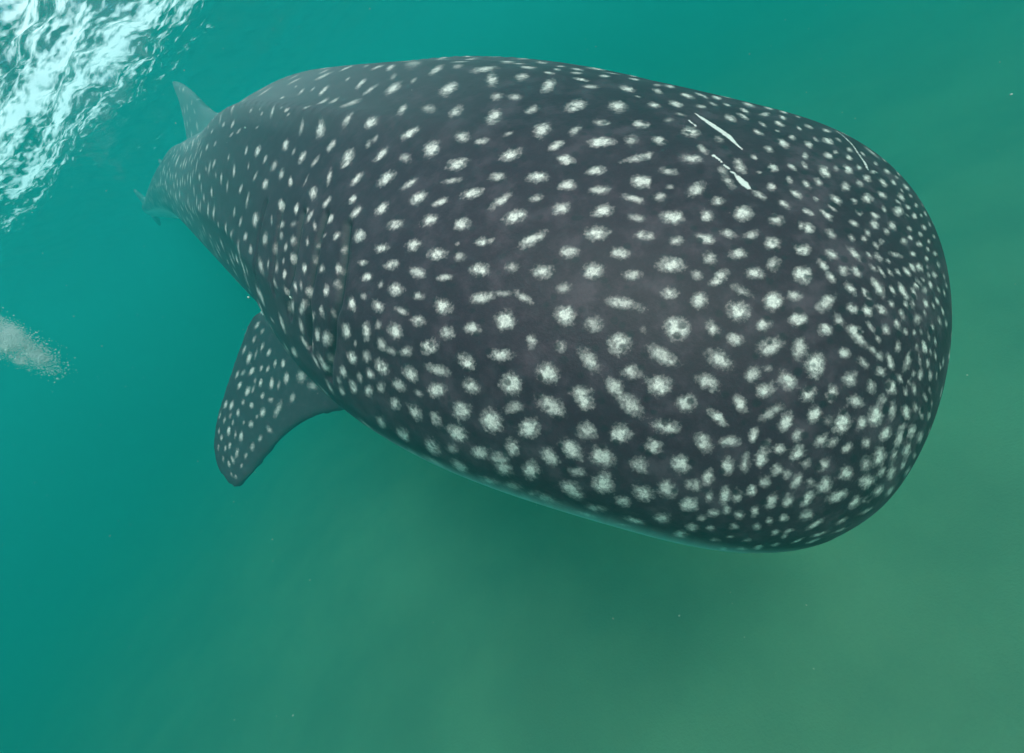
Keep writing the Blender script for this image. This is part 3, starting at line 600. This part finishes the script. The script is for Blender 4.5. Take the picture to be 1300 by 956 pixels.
#ENDSPOTDATA
print('T', round(time.time() - _T0, 1))
def px1(P):
    q = CAM_R.T @ (P - CAM_POS)
    return np.array([CX - q[0] / q[2] * F_PX, CY + q[1] / q[2] * F_PX])
def paint_oval(x, y, a, b, ang, bright):
    P, nrm = pick(x, y)
    if P is None: return
    view = (CAM_POS - P); view /= np.linalg.norm(view)
    if nrm @ view < 0: nrm = -nrm
    e1 = np.cross(nrm, view); e1 /= np.linalg.norm(e1) + 1e-9
    e2 = np.cross(nrm, e1)
    h = 1e-3; p0 = px1(P)
    J = np.stack([(px1(P + e1 * h) - p0) / h, (px1(P + e2 * h) - p0) / h], 1)
    c, s_ = math.cos(math.radians(ang)), -math.sin(math.radians(ang))
    R = np.array([[c, -s_], [s_, c]])
    Mp = R @ np.diag([1 / a ** 2, 1 / b ** 2]) @ R.T
    w, U_ = np.linalg.eigh(J.T @ Mp @ J)
    ax = 1 / np.sqrt(np.maximum(w, 1e-9))            # half axes on the skin, metres
    ax = np.clip(ax, .004, max(min(ax.min() * 3.2, .2), .006))
    E = U_ @ np.diag(1 / ax)
    ix = near(P, ax.max() * 2.0)
    if not len(ix): return
    d = co[ix] - P
    v = np.stack([d @ e1, d @ e2], 1) @ E
    f = 1 - np.linalg.norm(v, axis=1)
    f = np.where((no[ix] @ nrm > .1) & (np.abs(d @ nrm) < .12), f, -1)
    up_ = f > spot_d[ix]
    j = ix[up_]; spot_d[j] = f[up_]; spot_b[j] = bright
    centres.append((P, ax.mean()))
for x0, y0, zs, rows in SPOT_TILES:
    for (x, y, a, b_, ang, br) in rows:
        paint_oval(x0 + x / zs, y0 + y / zs, a / zs, b_ / zs, ang, br ** .75)
print('listed spots', len(centres))

print('T', round(time.time() - _T0, 1))
# the rest of the hide (what the list does not cover): scattered spots, closer together towards the snout
grid = {}
G = .11
def gkey(P): return tuple(np.floor(P / G).astype(int))
for P, r in centres: grid.setdefault(gkey(P), []).append(P)
def crowded(P, sp):
    kx, ky, kz = gkey(P); n = int(sp / G) + 1
    for i in range(kx - n, kx + n + 1):
        for j in range(ky - n, ky + n + 1):
            for l in range(kz - n, kz + n + 1):
                for o in grid.get((i, j, l), ()):
                    if ((o - P) ** 2).sum() < sp * sp: return True
    return False
def spacing(q, ang):
    s = .034 + .045 * min(max(q - .05, 0) / .5, 1) + .03 * min(max(q - 1.0, 0) / 1.5, 1)
    return s
cand = rng.permutation(nv)[:26000]
nfill = 0
vx_, vy_, vd_ = to_px(co)
face_ = ((CAM_POS - co) * no).sum(1) / np.linalg.norm(CAM_POS - co, axis=1)
listed = (face_ > .22) & (vx_ > 232) & (vq < 5.0)
for i in cand:
    if nfill > 2600: break
    if math.sin(vang[i]) < -.40 and abs(vl[i]) < RAD[st[i], 0] * 1.05: continue
    if listed[i]: continue
    sp = spacing(vq[i], vang[i]) * (.8 + .5 * rng.random())
    if crowded(co[i], sp): continue
    r = sp * (.22 + .14 * rng.random())
    fin = abs(vl[i]) > RAD[st[i], 0] * 1.15
    paint_spot(co[i], co[i] + 1e-5, r if not fin else .018, .55 + .4 * rng.random(), no[i])
    grid.setdefault(gkey(co[i]), []).append(co[i]); nfill += 1
print('filler spots', nfill)

print('T', round(time.time() - _T0, 1))
edge_ = (face_ > 0) & (face_ < .12) & (vx_ > 450) & (vx_ < 900) & (vy_ > 500)
print('edge sin', np.percentile(np.sin(vang[edge_]), [5, 25, 50, 75, 95]))
belly = np.clip((-np.sin(vang) - .14) / .22, 0, 1) * (np.hypot(vl / np.maximum(RAD[st, 0], .05), vu / np.maximum(np.where(vu > 0, RAD[st, 1], RAD[st, 2]), .05)) < 1.07)
belly = belly * belly * (3 - 2 * belly)
head = np.clip(1.15 - vq / 1.15, 0, 1)
back = np.clip((np.sin(vang) - .84) / .07, 0, 1) * np.clip((vq - .7) / 1.0, 0, 1) * .75 + .30 * np.clip((vq - 1.5) / 1.5, 0, 1)  # skylight sheen put into the skin colour, upper back and rear body
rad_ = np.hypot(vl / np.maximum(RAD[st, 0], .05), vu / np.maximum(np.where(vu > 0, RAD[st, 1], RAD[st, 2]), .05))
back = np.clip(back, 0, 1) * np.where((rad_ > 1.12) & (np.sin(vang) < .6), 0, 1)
groove = np.zeros(nv); scar = np.zeros(nv); disp = np.zeros(nv)
for line in GILLS:
    pts = [pick(*p)[0] for p in line]; pts = [p for p in pts if p is not None]
    for mirrored in (False, True):
        pp = [mirror(p) for p in pts] if mirrored else pts
        for A, B in zip(pp[:-1], pp[1:]):
            ix = near((A + B) / 2, np.linalg.norm(B - A) / 2 + .05)
            if not len(ix): continue
            d = seg_dist(co[ix], A, B)
            groove[ix] = np.maximum(groove[ix], .85 * np.exp(-(d / .007) ** 2))
            disp[ix] = np.minimum(disp[ix], -.010 * np.exp(-(d / .010) ** 2) )
for line in SCARS:
    for (xa, ya, ra), (xb, yb, rb) in zip(line[:-1], line[1:]):
        A, _ = pick(xa, ya); B, _ = pick(xb, yb)
        if A is None or B is None: continue
        dep = (A - CAM_POS) @ fwd_w
        ix = near((A + B) / 2, np.linalg.norm(B - A) / 2 + .05)
        ab = B - A; t = np.clip(((co[ix] - A) @ ab) / (ab @ ab), 0, 1)
        d = np.linalg.norm(co[ix] - A - t[:, None] * ab, axis=1)
        r = (ra + (rb - ra) * t) / F_PX * dep
        scar[ix] = np.maximum(scar[ix], np.clip(1.35 - d / np.maximum(r, .0015) * .8, 0, 1))
co2 = co + no * disp[:, None]
body_me.vertices.foreach_set('co', co2.astype(np.float32).ravel())
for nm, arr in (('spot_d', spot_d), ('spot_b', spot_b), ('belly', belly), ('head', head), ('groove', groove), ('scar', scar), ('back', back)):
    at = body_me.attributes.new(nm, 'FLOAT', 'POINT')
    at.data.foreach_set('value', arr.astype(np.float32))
body_me.polygons.foreach_set('use_smooth', np.ones(len(body_me.polygons), bool))
body_me.materials.clear()
body_me.update()
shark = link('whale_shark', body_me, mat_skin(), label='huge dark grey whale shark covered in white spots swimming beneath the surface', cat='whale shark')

print('T', round(time.time() - _T0, 1))
# eyes: small dark balls low at the corners of the broad head
P, nrm = pick(1133, 627)
if P is not None:
    P = P + (SPINE[20] - P) * .035
    for pos in (P, mirror(P)):
        bm = bmesh.new(); bmesh.ops.create_uvsphere(bm, u_segments=20, v_segments=12, radius=.009)
        me = bpy.data.meshes.new('eye'); bm.to_mesh(me); bm.free()
        for p_ in me.polygons: p_.use_smooth = True
        e = link('eye', me, mat_simple('eye', (.02, .02, .022), .15), parent=shark)
        e.location = Vector(pos)

# ------------------------------------------------------------------ drifting specks and bubbles
def specks(name, pts, radii, mat, label, cat, sub=1):
    bm = bmesh.new(); bmesh.ops.create_icosphere(bm, subdivisions=sub, radius=1)
    bv = np.array([v.co[:] for v in bm.verts]); bf = np.array([[v.index for v in f.verts] for f in bm.faces]); bm.free()
    sq = 1 + .35 * rng.normal(size=(len(pts), 1, 3)).clip(-1.5, 1.5)
    V_ = (pts[:, None] + bv[None] * radii[:, None, None] * sq).reshape(-1, 3)
    F_ = (bf[None] + (np.arange(len(pts)) * len(bv))[:, None, None]).reshape(-1, 3)
    me = bpy.data.meshes.new(name); me.from_pydata(V_.tolist(), [], F_.tolist()); me.update()
    me.polygons.foreach_set('use_smooth', np.ones(len(me.polygons), bool))
    return link(name, me, mat, kind='stuff', label=label, cat=cat)
n = 2600
pts = np.stack([rng.uniform(-6, 4, n), rng.uniform(.3, 7, n), rng.uniform(-3.6, -.15, n)], 1)
d = np.linalg.norm(pts - CAM_POS, axis=1); keep = d > .55
specks('plankton', pts[keep], (rng.random(n) ** 3 * .0024 + .0008)[keep], mat_simple('plankton', (.7, .68, .6), .6),
       'fine pale specks drifting through the water', 'plankton', 1)

n = 24000
cl = np.stack([-30 + 95 * rng.random(46) ** 2.0, 428 + rng.normal(size=46) * 15], 1)       # clumps of a loose plume
cl[:, 1] = 428 + (cl[:, 1] - 428) * (1 - (cl[:, 0] + 30) / 120) + .0045 * (cl[:, 0] + 30) ** 2
k_ = rng.integers(0, 46, n); spread = (2.5 + 9 * rng.random(46))[k_]
bx_ = cl[k_, 0] + rng.normal(size=n) * spread * 1.3
by_ = cl[k_, 1] - 6 + rng.normal(size=n) * spread * .8 + .25 * (bx_ - cl[k_, 0])
pts = np.array([px_point(x, y, d) for x, y, d in zip(bx_, by_, 1.3 + rng.normal(size=n) * .07)])
specks('bubble_cloud', pts, .0005 + .0011 * rng.random(n) ** 3, mat_simple('bubble', (.9, .93, .93), .25),
       'cloud of tiny white bubbles churned into the open water', 'bubbles', 1)
print('T end', round(time.time() - _T0, 1))
